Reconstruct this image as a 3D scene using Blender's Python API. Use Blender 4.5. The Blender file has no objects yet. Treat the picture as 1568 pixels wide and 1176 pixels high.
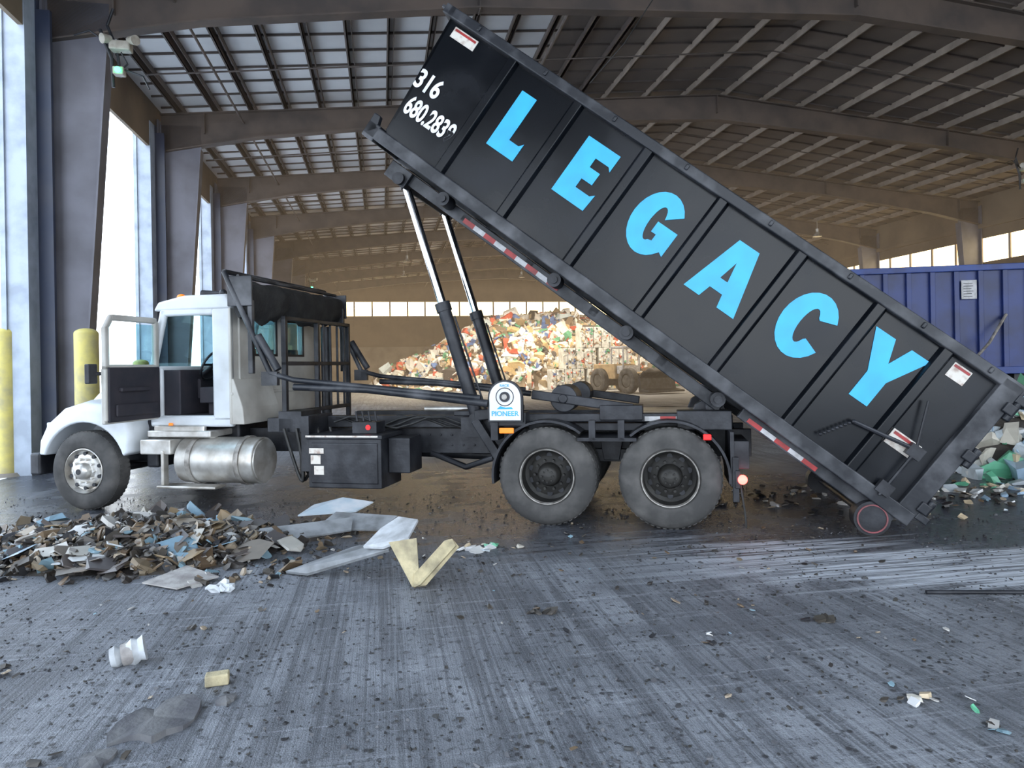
import bpy, math, random
from mathutils import Vector, Matrix, noise
random.seed(7)
R=math.radians
scene=bpy.context.scene
scene.view_settings.view_transform='Standard'

# ------------------------------------------------------------ materials
def nodes_of(name):
    m=bpy.data.materials.new(name); m.use_nodes=True
    nt=m.node_tree; b=nt.nodes['Principled BSDF']
    return m,nt,b
def pbr(name,c1,c2=None,scale=4,rough=.6,metal=0,bump=0,lo=.4,hi=.65,detail=6,r2=None,spec=None):
    m,nt,b=nodes_of(name)
    b.inputs['Metallic'].default_value=metal
    b.inputs['Roughness'].default_value=rough
    if spec is not None: b.inputs['Specular IOR Level'].default_value=spec
    if c2 is None:
        c2=tuple(x*.75 for x in c1)
    tc=nt.nodes.new('ShaderNodeTexCoord')
    n=nt.nodes.new('ShaderNodeTexNoise'); n.inputs['Scale'].default_value=scale; n.inputs['Detail'].default_value=detail
    nt.links.new(tc.outputs['Object'],n.inputs['Vector'])
    r=nt.nodes.new('ShaderNodeValToRGB')
    r.color_ramp.elements[0].position=lo; r.color_ramp.elements[1].position=hi
    r.color_ramp.elements[0].color=(*c1,1); r.color_ramp.elements[1].color=(*c2,1)
    nt.links.new(n.outputs['Fac'],r.inputs['Fac']); nt.links.new(r.outputs['Color'],b.inputs['Base Color'])
    if r2 is not None:
        mr=nt.nodes.new('ShaderNodeMapRange'); mr.inputs['From Min'].default_value=lo; mr.inputs['From Max'].default_value=hi
        mr.inputs['To Min'].default_value=rough; mr.inputs['To Max'].default_value=r2
        nt.links.new(n.outputs['Fac'],mr.inputs['Value']); nt.links.new(mr.outputs[0],b.inputs['Roughness'])
    if bump:
        n2=nt.nodes.new('ShaderNodeTexNoise'); n2.inputs['Scale'].default_value=scale*6; n2.inputs['Detail'].default_value=5
        nt.links.new(tc.outputs['Object'],n2.inputs['Vector'])
        bp=nt.nodes.new('ShaderNodeBump'); bp.inputs['Strength'].default_value=bump; bp.inputs['Distance'].default_value=.02
        nt.links.new(n2.outputs['Fac'],bp.inputs['Height']); nt.links.new(bp.outputs[0],b.inputs['Normal'])
    return m
def emis(name,col,st):
    m,nt,b=nodes_of(name)
    b.inputs['Base Color'].default_value=(*col,1)
    b.inputs['Emission Color'].default_value=(*col,1); b.inputs['Emission Strength'].default_value=st
    return m
def island(name,cols,rough=.7):
    m,nt,b=nodes_of(name)
    g=nt.nodes.new('ShaderNodeNewGeometry'); r=nt.nodes.new('ShaderNodeValToRGB')
    cr=r.color_ramp; cr.interpolation='CONSTANT'
    while len(cr.elements)<len(cols): cr.elements.new(.5)
    for i,c in enumerate(cols):
        cr.elements[i].position=i/len(cols); cr.elements[i].color=(*c,1)
    nt.links.new(g.outputs['Random Per Island'],r.inputs['Fac'])
    tc=nt.nodes.new('ShaderNodeTexCoord'); n=nt.nodes.new('ShaderNodeTexNoise'); n.inputs['Scale'].default_value=9
    nt.links.new(tc.outputs['Object'],n.inputs['Vector'])
    mx=nt.nodes.new('ShaderNodeMix'); mx.data_type='RGBA'; mx.blend_type='MULTIPLY'; mx.inputs[0].default_value=.35
    nt.links.new(r.outputs['Color'],mx.inputs[6]); nt.links.new(n.outputs['Fac'],mx.inputs[7])
    nt.links.new(mx.outputs[2],b.inputs['Base Color']); b.inputs['Roughness'].default_value=rough
    return m
def glassy(name,tint,fac=.2):
    m=bpy.data.materials.new(name); m.use_nodes=True; nt=m.node_tree; nt.nodes.clear()
    o=nt.nodes.new('ShaderNodeOutputMaterial'); t=nt.nodes.new('ShaderNodeBsdfTransparent'); g=nt.nodes.new('ShaderNodeBsdfGlossy')
    t.inputs[0].default_value=(*tint,1); g.inputs['Roughness'].default_value=.05
    mx=nt.nodes.new('ShaderNodeMixShader'); mx.inputs[0].default_value=fac
    nt.links.new(t.outputs[0],mx.inputs[1]); nt.links.new(g.outputs[0],mx.inputs[2]); nt.links.new(mx.outputs[0],o.inputs[0])
    return m

BLACKPAINT=pbr('black_gloss_paint',(.003,.004,.006),(.011,.013,.018),1.3,.22,0,.02,.45,.8,r2=.42,spec=.3)
BLACKRAIL=pbr('black_dusty_rail',(.014,.016,.021),(.095,.098,.108),3,.4,0,.1,.45,.72,spec=.4)
BLACK=pbr('black_steel',(.010,.011,.015),(.036,.038,.045),5,.45,.2,.1)
DARKIN=pbr('dark_interior',(.02,.02,.028),(.035,.03,.038),5,.7)
WHITE=pbr('white_truck_paint',(.68,.72,.76),(.42,.43,.43),1.6,.34,0,0,.42,.78)
CREAM=pbr('dusty_white_paint',(.54,.53,.49),(.34,.32,.29),2,.5,0,0,.4,.7)
ALU=pbr('brushed_aluminium',(.66,.65,.62),(.36,.33,.29),4,.35,.6,.03)
CHROME=pbr('chrome_rod',(.75,.75,.77),(.6,.6,.62),5,.12,1)
TIRE=pbr('dusty_tyre_rubber',(.048,.047,.046),(.11,.105,.10),3.5,.85,0,.25,.42,.70)
RIMB=pbr('grimy_dark_rim',(.018,.017,.016),(.04,.038,.034),6,.6,.2,.1)
RIMEDGE=pbr('worn_rim_edge',(.42,.40,.37),(.18,.165,.15),9,.5,.4)
RED=emis('red_lens',(.9,.02,.02),.25)
REDGLOW=emis('red_lamp_lit',(1,.05,.04),14)
ORANGE=emis('amber_lens',(.95,.25,.02),.4)
GREEN=emis('green_led',(.05,1,.35),10)
REDP=pbr('red_tape',(.40,.03,.03),(.22,.02,.02),10,.4)
WTAPE=pbr('white_tape',(.55,.55,.57),(.34,.34,.34),10,.4)
BLUELET=pbr('blue_letter_vinyl',(.03,.44,.80),(.03,.37,.70),3,.4)
WLET=pbr('white_letter_vinyl',(.85,.85,.87),(.7,.7,.72),3,.4)
STICK=pbr('paper_sticker',(.68,.64,.58),(.4,.3,.25),14,.6,lo=.5,hi=.7)
YELLOW=pbr('yellow_bollard_paint',(.62,.52,.15),(.42,.36,.17),4,.6,0,.1)
BLUEC=pbr('blue_container_paint',(.012,.035,.19),(.008,.02,.10),1.5,.4,0,.05)
BLUET=pbr('blue_container_top_rail',(.025,.065,.28),(.02,.04,.17),2,.45)
STEEL=pbr('brown_primer_steel',(.12,.088,.07),(.07,.055,.048),1.2,.7)
COLM=pbr('grey_painted_column_steel',(.16,.155,.18),(.11,.105,.12),1.2,.6)
STEELBL=pbr('navy_jamb_steel',(.03,.04,.075),(.05,.055,.08),1.5,.45)
JAMBW=pbr('pale_jamb_trim',(.40,.45,.53),(.28,.32,.38),3,.45)
CEIL=pbr('roof_liner_daylit',(.82,.81,.80),(.58,.56,.54),.5,.75,lo=.35,hi=.75)
CEILB=pbr('roof_liner_shaded',(.20,.16,.13),(.13,.105,.09),.5,.75,lo=.35,hi=.7)
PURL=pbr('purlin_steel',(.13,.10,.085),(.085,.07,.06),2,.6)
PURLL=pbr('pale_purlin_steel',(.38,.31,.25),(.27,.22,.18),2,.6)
WALLM=pbr('brown_wall_cladding',(.22,.165,.11),(.14,.105,.075),.5,.8)
CONC=pbr('push_wall_concrete',(.34,.30,.25),(.2,.17,.14),.8,.9,0,.2)
WINM=emis('sunlit_fiberglass_panel',(1.0,.80,.45),4.5)
GLASS=glassy('tinted_glass',(.72,.90,.92),.16)
TARP=pbr('black_tarp_fabric',(.012,.012,.013),(.03,.03,.03),6,.8,0,.4)
HOSE=pbr('rubber_hose',(.012,.012,.012),(.03,.03,.03),5,.5)
FOAM=pbr('white_scrap_board',(.62,.65,.68),(.34,.35,.36),5,.7,0,.1)
GREYP=pbr('grey_scrap_board',(.27,.285,.30),(.14,.145,.15),5,.7,0,.1)
YFOAM=pbr('yellowed_insulation',(.55,.47,.29),(.30,.26,.17),8,.85,0,.3)
CARD=pbr('dirty_cardboard',(.42,.40,.38),(.25,.23,.22),8,.85,0,.2)
DARKRAG=pbr('grey_rubber_mat',(.10,.10,.11),(.18,.18,.18),6,.8,0,.3)
LOADER=pbr('loader_orange_paint',(.50,.36,.2),(.35,.25,.14),3,.6)
CONEM=pbr('orange_cone_plastic',(.6,.14,.04),(.45,.1,.03),5,.6)
TRASH=island('mixed_trash',[(.92,.88,.80),(.55,.42,.26),(.95,.95,.95),(.22,.15,.09),(.78,.68,.52),(.12,.22,.50),(.70,.14,.08),(.92,.90,.85),(.12,.10,.09),(.75,.55,.28),(.12,.40,.24),(.90,.88,.85),(.08,.07,.07),(.85,.84,.82),(.35,.28,.2),(.6,.7,.75),(.95,.92,.88)])
BAGS=island('plastic_bags',[(.8,.78,.74),(.6,.66,.7),(.75,.7,.6),(.15,.5,.3),(.85,.85,.85),(.4,.55,.7),(.75,.6,.4),(.7,.7,.68)],.35)
MUCK=island('wet_muck',[(.035,.03,.028),(.07,.058,.046),(.20,.14,.085),(.03,.03,.034),(.55,.53,.50),(.05,.042,.036),(.22,.17,.11),(.08,.068,.055),(.22,.34,.40),(.04,.034,.03),(.15,.10,.06),(.42,.34,.25),(.045,.04,.035),(.05,.045,.04),(.10,.09,.08)],.5)
GRIT=island('floor_grit',[(.03,.03,.033),(.05,.05,.055),(.10,.10,.11),(.04,.04,.04),(.17,.17,.18),(.05,.045,.04),(.07,.07,.07)],.8)

# ------------------------------------------------------------ mesh collector
ID=Matrix.Identity(4)
class M:
    def __init__(s,name,mat,parent=None,xf=None,bevel=0,smooth=False,rot=0):
        s.n=name;s.m=mat;s.p=parent;s.xf=xf or ID;s.b=bevel;s.s=smooth;s.v=[];s.f=[];s.rot=rot
    def add(s,vs,fs):
        o=len(s.v); s.v+= [tuple(s.xf@Vector(v)) for v in vs]; s.f+=[tuple(i+o for i in f) for f in fs]; return s
    def box(s,x0,x1,y0,y1,z0,z1,mx=None):
        vs=[(x0,y0,z0),(x1,y0,z0),(x1,y1,z0),(x0,y1,z0),(x0,y0,z1),(x1,y0,z1),(x1,y1,z1),(x0,y1,z1)]
        if mx: vs=[tuple(mx@Vector(v)) for v in vs]
        return s.add(vs,[(0,3,2,1),(4,5,6,7),(0,1,5,4),(1,2,6,5),(2,3,7,6),(3,0,4,7)])
    def cyl(s,p0,p1,r0,r1=None,seg=20):
        r1=r0 if r1 is None else r1
        p0=Vector(p0);p1=Vector(p1);d=(p1-p0).normalized();a=d.orthogonal().normalized();b=d.cross(a)
        vs=[];fs=[]
        for p,r in((p0,r0),(p1,r1)):
            for i in range(seg):
                t=2*math.pi*i/seg; vs.append(tuple(p+a*math.cos(t)*r+b*math.sin(t)*r))
        for i in range(seg):
            j=(i+1)%seg; fs.append((i,j,seg+j,seg+i))
        fs.append(tuple(range(seg-1,-1,-1)));fs.append(tuple(range(seg,2*seg)))
        return s.add(vs,fs)
    def tube(s,pts,r,seg=12):
        for a,b in zip(pts[:-1],pts[1:]): s.cyl(a,b,r,seg=seg)
        for p in pts[1:-1]: s.ball(p,r*1.02,seg,6)
        return s
    def bar(s,p0,p1,w,h):
        p0=Vector(p0);p1=Vector(p1);d=(p1-p0).normalized()
        y=Vector((0,1,0)) if abs(d.y)<.9 else Vector((1,0,0))
        z=d.cross(y).normalized(); y=z.cross(d).normalized()
        vs=[]
        for p in(p0,p1):
            for a,b in((-1,-1),(1,-1),(1,1),(-1,1)): vs.append(tuple(p+y*a*w/2+z*b*h/2))
        return s.add(vs,[(0,1,2,3),(7,6,5,4),(0,4,5,1),(1,5,6,2),(2,6,7,3),(3,7,4,0)])
    def ball(s,c,r,seg=16,rings=10,sc=(1,1,1)):
        vs=[];fs=[]
        for j in range(rings+1):
            ph=math.pi*j/rings
            for i in range(seg):
                t=2*math.pi*i/seg
                vs.append((c[0]+r*sc[0]*math.sin(ph)*math.cos(t),c[1]+r*sc[1]*math.sin(ph)*math.sin(t),c[2]+r*sc[2]*math.cos(ph)))
        for j in range(rings):
            for i in range(seg):
                k=(i+1)%seg; fs.append((j*seg+i,(j+1)*seg+i,(j+1)*seg+k,j*seg+k))
        return s.add(vs,fs)
    def prism(s,pts,y0,y1):
        n=len(pts); vs=[(x,y0,z) for x,z in pts]+[(x,y1,z) for x,z in pts]
        fs=[tuple(range(n)),tuple(range(2*n-1,n-1,-1))]+[(i,n+i,n+(i+1)%n,(i+1)%n) for i in range(n)]
        return s.add(vs,fs)
    def lathe(s,prof,c,seg=48,close=False):
        vs=[];fs=[];n=len(prof)
        for i in range(seg):
            t=2*math.pi*i/seg
            for y,r in prof: vs.append((c[0]+r*math.cos(t),c[1]+y,c[2]+r*math.sin(t)))
        for i in range(seg):
            k=(i+1)%seg
            for j in range(n-1): fs.append((i*n+j,i*n+j+1,k*n+j+1,k*n+j))
            if close: fs.append((i*n+n-1,i*n,k*n,k*n+n-1))
        return s.add(vs,fs)
    def loft(s,rings,caps=True):
        n=len(rings[0]); vs=[p for r in rings for p in r]; fs=[]
        for j in range(len(rings)-1):
            for i in range(n):
                k=(i+1)%n; fs.append((j*n+i,j*n+k,(j+1)*n+k,(j+1)*n+i))
        if caps: fs.append(tuple(range(n-1,-1,-1))); fs.append(tuple(range((len(rings)-1)*n,len(rings)*n)))
        return s.add(vs,fs)
    def junk(s,c,size,flat=.5,thin=1):
        """random crumpled piece"""
        e=Matrix.Rotation(random.uniform(0,6.28),4,'Z')@Matrix.Rotation(random.uniform(-1,1)*flat*1.6,4,'X')@Matrix.Rotation(random.uniform(-1,1)*flat*1.6,4,'Y')
        sx=size*random.uniform(.4,1);sy=size*random.uniform(.3,.8);sz=size*random.uniform(.06,.45)*thin
        vs=[]
        for z in(-.5,.5):
            for x,y in((-.5,-.5),(.1,-.6),(.55,-.35),(.5,.5),(-.1,.6),(-.5,.4)):
                q=Vector(((x+random.uniform(-.15,.15))*sx,(y+random.uniform(-.15,.15))*sy,(z+random.uniform(-.35,.35))*sz))
                vs.append(tuple(Vector(c)+e@q))
        fs=[(5,4,3,2,1,0),(6,7,8,9,10,11)]+[(i,(i+1)%6,6+(i+1)%6,6+i) for i in range(6)]
        return s.add(vs,fs)
    def done(s):
        me=bpy.data.meshes.new(s.n); me.from_pydata(s.v,[],s.f)
        import bmesh
        bm=bmesh.new(); bm.from_mesh(me); bmesh.ops.recalc_face_normals(bm,faces=bm.faces); bm.to_mesh(me); bm.free()
        me.materials.append(s.m)
        o=bpy.data.objects.new(s.n,me); scene.collection.objects.link(o)
        if s.p: o.parent=s.p
        o.rotation_euler[2]=s.rot
        if s.s:
            me.polygons.foreach_set('use_smooth',[True]*len(me.polygons))
            try: me.set_sharp_from_angle(angle=R(38))
            except Exception: pass
        if s.b:
            m=o.modifiers.new('bevel','BEVEL'); m.width=s.b; m.segments=3; m.limit_method='ANGLE'; m.angle_limit=R(35)
        return o
def empty(name,loc=(0,0,0),rot=(0,0,0)):
    o=bpy.data.objects.new(name,None); o.location=loc; o.rotation_euler=rot; o.empty_display_size=.3
    scene.collection.objects.link(o); return o
def label(txt,loc,size,mat,parent,rot=(R(90),0,0),sx=1,off=0,align='CENTER',xf=None):
    c=bpy.data.curves.new('lettering_'+txt.replace(' ','_').replace('.','_').lower(),'FONT'); c.body=txt; c.size=size; c.align_x=align; c.align_y='CENTER'
    c.extrude=.002; c.offset=off; c.materials.append(mat)
    o=bpy.data.objects.new(c.name,c); o.location=loc; o.rotation_euler=rot; o.scale=(sx,1,1); scene.collection.objects.link(o); o.parent=parent
    return o

# ------------------------------------------------------------ building (rotated 10.6 deg on the site)
BR=R(10.6)
XL,XR_,XM=-5.7,26.0,10.3
def zb(x): # rafter underside
    return 7.8+(min(x,2*XM-x)-XL)/16*1.4
Y0,Y1=-6.0,64.5
frames=[13.5+6.4*k for k in range(-3,8)]
for fy in frames:
    fr=empty('steel_frame',(0,0,0),(0,0,BR))
    w=M('rafter_web',STEEL,fr)
    xs=[XL,-3.5,2,XM,18.5,24,XR_]
    top=[(x,zb(x)+.75) for x in xs]
    bot=[(XL,zb(XL)-.25),(-3.2,zb(-3.2)+.05),(2,zb(2)+.25),(XM,zb(XM)-.0),(18.5,zb(18.5)+.2),(23.6,zb(23.6)),(XR_,zb(XR_)-.25)]
    w.prism(top+bot[::-1],fy-.015,fy+.015)
    for x in(-4.6,2,XM,18.5,25): w.box(x-.012,x+.012,fy-.12,fy+.12,zb(x)+.2,zb(x)+.75)
    w.done()
    f=M('rafter_flanges',STEEL,fr)
    for a,b in zip(bot[:-1],bot[1:]): f.bar((a[0],fy,a[1]),(b[0],fy,b[1]),.26,.03)
    for a,b in zip(top[:-1],top[1:]): f.bar((a[0],fy,a[1]),(b[0],fy,b[1]),.26,.03)
    f.done()
    c=M('tapered_columns',COLM,fr)
    for sg,xo in((1,XL-.05),(-1,XR_+.05)):
        c.prism([(xo,0),(xo+sg*.5,0),(xo+sg*1.05,7.65),(xo+sg*1.05,8.3),(xo,8.3)],fy-.015,fy+.015)
        c.bar((xo+sg*.5,fy,0),(xo+sg*1.05,fy,7.65),.3,.03)
        c.box(xo-.02,xo+.02,fy-.15,fy+.15,0,8.4)
        c.box(min(xo,xo+sg*.6),max(xo,xo+sg*.6),fy-.2,fy+.2,0,.03)
    c.done()
floor_m,nt,b=nodes_of('stained_concrete_floor')
def N(t): return nt.nodes.new(t)
tc=N('ShaderNodeTexCoord')
def noise_n(scale,detail=6,rough=.55,mp=None,dist=0):
    n=N('ShaderNodeTexNoise'); n.inputs['Scale'].default_value=scale; n.inputs['Detail'].default_value=detail; n.inputs['Roughness'].default_value=rough; n.inputs['Distortion'].default_value=dist
    nt.links.new((mp or tc).outputs[0 if mp else 'Object'],n.inputs['Vector']); return n
def ramp(src,p0,p1,c0=(0,0,0),c1=(1,1,1)):
    r=N('ShaderNodeValToRGB'); r.color_ramp.elements[0].position=p0; r.color_ramp.elements[1].position=p1
    r.color_ramp.elements[0].color=(*c0,1); r.color_ramp.elements[1].color=(*c1,1); nt.links.new(src,r.inputs['Fac']); return r.outputs['Color']
def mix(f,a,bb,mode='MIX'):
    m=N('ShaderNodeMix'); m.data_type='RGBA'; m.blend_type=mode
    if isinstance(f,float): m.inputs[0].default_value=f
    else: nt.links.new(f,m.inputs[0])
    for s_,v in((6,a),(7,bb)):
        if isinstance(v,tuple): m.inputs[s_].default_value=(*v,1)
        else: nt.links.new(v,m.inputs[s_])
    return m.outputs[2]
def math_(op,a,bb):
    m=N('ShaderNodeMath'); m.operation=op
    for i,v in enumerate((a,bb)):
        if isinstance(v,(int,float)): m.inputs[i].default_value=v
        else: nt.links.new(v,m.inputs[i])
    return m.outputs[0]
def mapr(src,a,bb,lo=0,hi=1):
    q=N('ShaderNodeMapRange'); q.inputs['From Min'].default_value=a; q.inputs['From Max'].default_value=bb; q.inputs['To Min'].default_value=lo; q.inputs['To Max'].default_value=hi
    nt.links.new(src,q.inputs['Value']); return q.outputs[0]
def mapping(rot,sc):
    q=N('ShaderNodeMapping'); nt.links.new(tc.outputs['Object'],q.inputs['Vector']); q.inputs['Rotation'].default_value=(0,0,R(rot)); q.inputs['Scale'].default_value=sc; return q
mp=mapping(24,(.30,3.0,1)); mp2=mapping(-6,(5,.22,1)); mp3=mapping(-6,(24,.35,1)); mp4=mapping(14,(.6,16,1))
med=noise_n(1.6,8,.62); fine=noise_n(20,6,.65); grain=noise_n(110,3,.6); streak=noise_n(1.5,6,.6,mp,1); streak2=noise_n(1.3,4,.55,mp2,.4); tread=noise_n(1.6,3,.6,mp3,.25); scuff=noise_n(1.6,4,.6,mp4,.5); big=noise_n(.55,4,.6)
base=ramp(med.outputs['Fac'],.30,.70,(.14,.15,.17),(.36,.38,.415))
base=mix(ramp(big.outputs['Fac'],.42,.60),base,mix(.6,base,(.075,.08,.09)))
base=mix(ramp(streak2.outputs['Fac'],.50,.62),base,mix(.65,base,(.06,.063,.072)))
trk=math_('MULTIPLY',ramp(tread.outputs['Fac'],.47,.56),ramp(streak2.outputs['Fac'],.38,.50))
base=mix(trk,base,mix(.65,base,(.05,.053,.06)))
base=mix(ramp(scuff.outputs['Fac'],.56,.68),base,mix(.4,base,(.48,.50,.55)))
base=mix(ramp(streak.outputs['Fac'],.56,.68),base,mix(.6,base,(.11,.115,.13)))
base=mix(ramp(fine.outputs['Fac'],.55,.63),base,(.045,.046,.052))
base=mix(.22,base,ramp(grain.outputs['Fac'],.35,.65,(.07,.075,.085),(.40,.42,.46)))
sx=N('ShaderNodeSeparateXYZ'); nt.links.new(tc.outputs['Object'],sx.inputs[0])
m1=math_('ADD',math_('MULTIPLY',sx.outputs[0],.40),sx.outputs[1])
adv=math_('ADD',math_('MULTIPLY',streak.outputs['Fac'],2.6),m1)
# sunlight painted into the floor colour: pale strip in front of the container
sun_strip=math_('MULTIPLY',mapr(adv,7.2,7.6),mapr(adv,9.0,8.5)); sun_strip=math_('MULTIPLY',sun_strip,mapr(sx.outputs[0],1.4,3.4)); sun_strip=math_('MULTIPLY',sun_strip,ramp(scuff.outputs['Fac'],.38,.56,(.2,.2,.2)))
base=mix(sun_strip,base,(.62,.66,.72))
# wet, oily band where trucks stand
wetv=math_('MULTIPLY',mapr(adv,7.4,8.4),mapr(adv,16,12.5)); wetv=math_('MULTIPLY',wetv,ramp(med.outputs['Fac'],.32,.52,(.45,.45,.45)))
wetv=math_('MULTIPLY',wetv,math_('SUBTRACT',1.0,math_('MULTIPLY',sun_strip,.85)))
base=mix(wetv,base,mix(ramp(fine.outputs['Fac'],.4,.6),(.028,.03,.037),(.08,.085,.10)))
vor=N('ShaderNodeTexVoronoi'); vor.inputs['Scale'].default_value=9; nt.links.new(tc.outputs['Object'],vor.inputs['Vector'])
base=mix(ramp(vor.outputs['Distance'],.10,.18),(.05,.05,.055),base)
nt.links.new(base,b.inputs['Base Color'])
nt.links.new(mapr(wetv,0,1,.58,.2),b.inputs['Roughness'])
hsum=mix(.5,fine.outputs['Fac'],tread.outputs['Fac']); hsum=mix(.3,hsum,grain.outputs['Fac'])
bp=N('ShaderNodeBump'); bp.inputs['Strength'].default_value=.75; bp.inputs['Distance'].default_value=.03; nt.links.new(hsum,bp.inputs['Height']); nt.links.new(bp.outputs[0],b.inputs['Normal'])
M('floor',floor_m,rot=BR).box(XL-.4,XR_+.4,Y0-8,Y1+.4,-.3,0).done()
OUT=pbr('outdoor_pavement',(.8,.8,.8),(.7,.7,.7),.5,.9)
g=M('ground',OUT); g.box(-150,150,-120,170,-.45,-.305); g.done()

def sheet_z(x): return zb(x)+.98
XS=4.3
c=M('ceiling',CEIL,rot=BR)  # door side of the liner, daylight painted in as a paler colour
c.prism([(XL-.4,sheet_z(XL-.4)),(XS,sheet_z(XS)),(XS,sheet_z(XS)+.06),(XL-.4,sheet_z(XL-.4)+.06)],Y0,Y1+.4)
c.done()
c=M('ceiling_shaded',CEILB,rot=BR)  # same liner away from the doors, shade painted in as darker brown
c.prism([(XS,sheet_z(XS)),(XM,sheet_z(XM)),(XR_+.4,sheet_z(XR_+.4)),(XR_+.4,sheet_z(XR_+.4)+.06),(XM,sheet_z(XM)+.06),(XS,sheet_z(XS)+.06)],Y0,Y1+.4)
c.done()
c=M('roof_liner_ribs',PURL,rot=BR)
y=Y0+.3
while y<Y1:
    for a,bb in((XL,XM),(XM,XR_)): c.bar((a,y,sheet_z(a)-.015),(bb,y,sheet_z(bb)-.015),.045,.06)
    y+=.8
c.done()
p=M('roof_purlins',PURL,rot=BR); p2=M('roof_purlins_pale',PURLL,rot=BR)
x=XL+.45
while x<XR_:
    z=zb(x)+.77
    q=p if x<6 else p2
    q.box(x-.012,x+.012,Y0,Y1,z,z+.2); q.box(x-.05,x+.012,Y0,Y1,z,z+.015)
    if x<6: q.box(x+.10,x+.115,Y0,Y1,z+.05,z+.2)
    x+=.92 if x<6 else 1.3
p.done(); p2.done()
br=M('roof_conduits',PURL,rot=BR)
for i,fy in enumerate(frames[3:-1]):
    br.cyl((XL+.6,fy+3.2,zb(XL)+.55),(XM,fy+3.2,zb(XM)+.7),.02,seg=6)
    br.cyl((XM,fy+3.2,zb(XM)+.7),(XR_-.6,fy+3.2,zb(XR_)+.55),.02,seg=6)
br.cyl((4,Y0,zb(4)+.5),(4,Y1,zb(4)+.5),.04,seg=8)
br.cyl((-3.6,Y0,zb(-3.6)+.45),(-3.6,Y1,zb(-3.6)+.45),.03,seg=8)
br.done()
# left wall: door openings between frames up to the 4th column
w=M('wall_left',WALLM,rot=BR)
w.box(XL-.2,XL-.12,Y0,32.7,7.55,8.8)
w.box(XL-.2,XL-.12,32.7,Y1,0,8.8)
yy=32.7
while yy<Y1: w.box(XL-.12,XL-.09,yy,yy+.06,0,8.8); yy+=.6
w.done()
w=M('push_wall_concrete_left',CONC,rot=BR); w.box(XL-.1,XL+.15,32.9,Y1-.7,0,3.2); w.done()
for i,fy in enumerate(frames[2:7]):
    t=M('door_%d_jambs'%(i+1),STEELBL,rot=BR)
    t.box(XL-.42,XL-.1,fy+.22,fy+.5,0,8.2)
    t.box(XL-.3,XL-.08,fy-.25,fy+.22,0,8.2); t.box(XL-.08,XL+.14,fy-.26,fy-.18,0,8.0)
    t.done()
    t=M('trim_%d'%(i+1),JAMBW,rot=BR)
    t.box(XL-.42,XL-.1,fy-.62,fy-.25,0,8.2); t.box(XL-.5,XL-.42,fy-.66,fy-.5,0,7.9); t.box(XL-.5,XL-.42,fy+.44,fy+.56,0,7.9)
    t.done()
w=M('wall_back',WALLM,rot=BR)
w.box(XL-.2,XR_+.2,Y1,Y1+.15,0,6.45); w.box(XL-.2,XR_+.2,Y1,Y1+.15,7.75,10.4)
xx=XL
while xx<XR_: w.box(xx,xx+.06,Y1-.04,Y1,0,6.45); xx+=.8
w.done()
w=M('window_1',WINM,rot=BR); w.box(XL-.2,XR_+.2,Y1+.06,Y1+.1,6.45,7.75); w.done()
w=M('window_1_mullions',PURLL,rot=BR)
xx=XL
while xx<XR_: w.box(xx,xx+.14,Y1-.02,Y1+.05,6.4,7.8); xx+=1.6
w.done()
w=M('push_wall_concrete_back',CONC,rot=BR); w.box(XL,XR_,Y1-.6,Y1-.05,0,3.6); w.done()
w=M('wall_right',WALLM,rot=BR)
w.box(XR_+.12,XR_+.25,Y0,Y1,0,5.9); w.box(XR_+.12,XR_+.25,Y0,Y1,6.95,8.9)
for gz in(2,3.9,5.6,7.4): w.box(XR_-.02,XR_+.12,Y0,Y1,gz,gz+.18)
yy=Y0
while yy<Y1: w.box(XR_+.08,XR_+.12,yy,yy+.06,0,5.9); yy+=.9
w.done()
w=M('window_2',WINM,rot=BR); w.box(XR_+.18,XR_+.22,Y0,Y1,5.9,6.95); w.done()
w=M('window_2_mullions',PURLL,rot=BR)
yy=Y0
while yy<Y1: w.box(XR_+.1,XR_+.16,yy,yy+.1,5.9,6.95); yy+=1.4
w.done()
# haze in the rear of the hall, its warm glow put in as emission
hz=bpy.data.materials.new('glow_haze_volume'); hz.use_nodes=True; hn=hz.node_tree; hn.nodes.clear()
ho=hn.nodes.new('ShaderNodeOutputMaterial'); pv=hn.nodes.new('ShaderNodeEmission'); pv.inputs['Color'].default_value=(1,.74,.47,1); pv.inputs['Strength'].default_value=.0034
ab=hn.nodes.new('ShaderNodeVolumeAbsorption'); ab.inputs['Density'].default_value=.002; asd=hn.nodes.new('ShaderNodeAddShader')
hn.links.new(pv.outputs[0],asd.inputs[0]); hn.links.new(ab.outputs[0],asd.inputs[1]); hn.links.new(asd.outputs[0],ho.inputs['Volume'])
M('glow_haze',hz,rot=BR).box(XL+.2,XR_-.05,17.5,Y1-.65,.01,8.75).done()

# added fill lamps with housings, to brighten the far pile and floor
def b2w(x,y,z):
    v=Matrix.Rotation(BR,4,'Z')@Vector((x,y,z)); return v
for bx,by in((1.5,40.2),(8.5,40.2),(15.5,40.2),(1.5,46.6),(9.5,46.6),(17,46.6),(21,30.5)):
    e=empty('added_fill_lamp',b2w(bx,by,7.75),(0,0,BR))
    m=M('fill_lamp_housing',ALU,e,smooth=True); m.cyl((0,0,.0),(0,0,.22),.22,.08,24); m.cyl((0,0,.22),(0,0,.38),.08,.08,16); m.cyl((0,0,.38),(0,0,.38+zb(bx)-7.9),.012,.012,8); m.done()
    ld=bpy.data.lights.new('fill_spot','SPOT'); ld.energy=2600; ld.color=(1,.86,.66); ld.spot_size=R(150); ld.spot_blend=.6; ld.shadow_soft_size=.18
    lo=bpy.data.objects.new('fill_spot',ld); scene.collection.objects.link(lo); lo.parent=e; lo.location=(0,0,-.05); lo.rotation_euler=(R(12),0,0)

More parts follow.
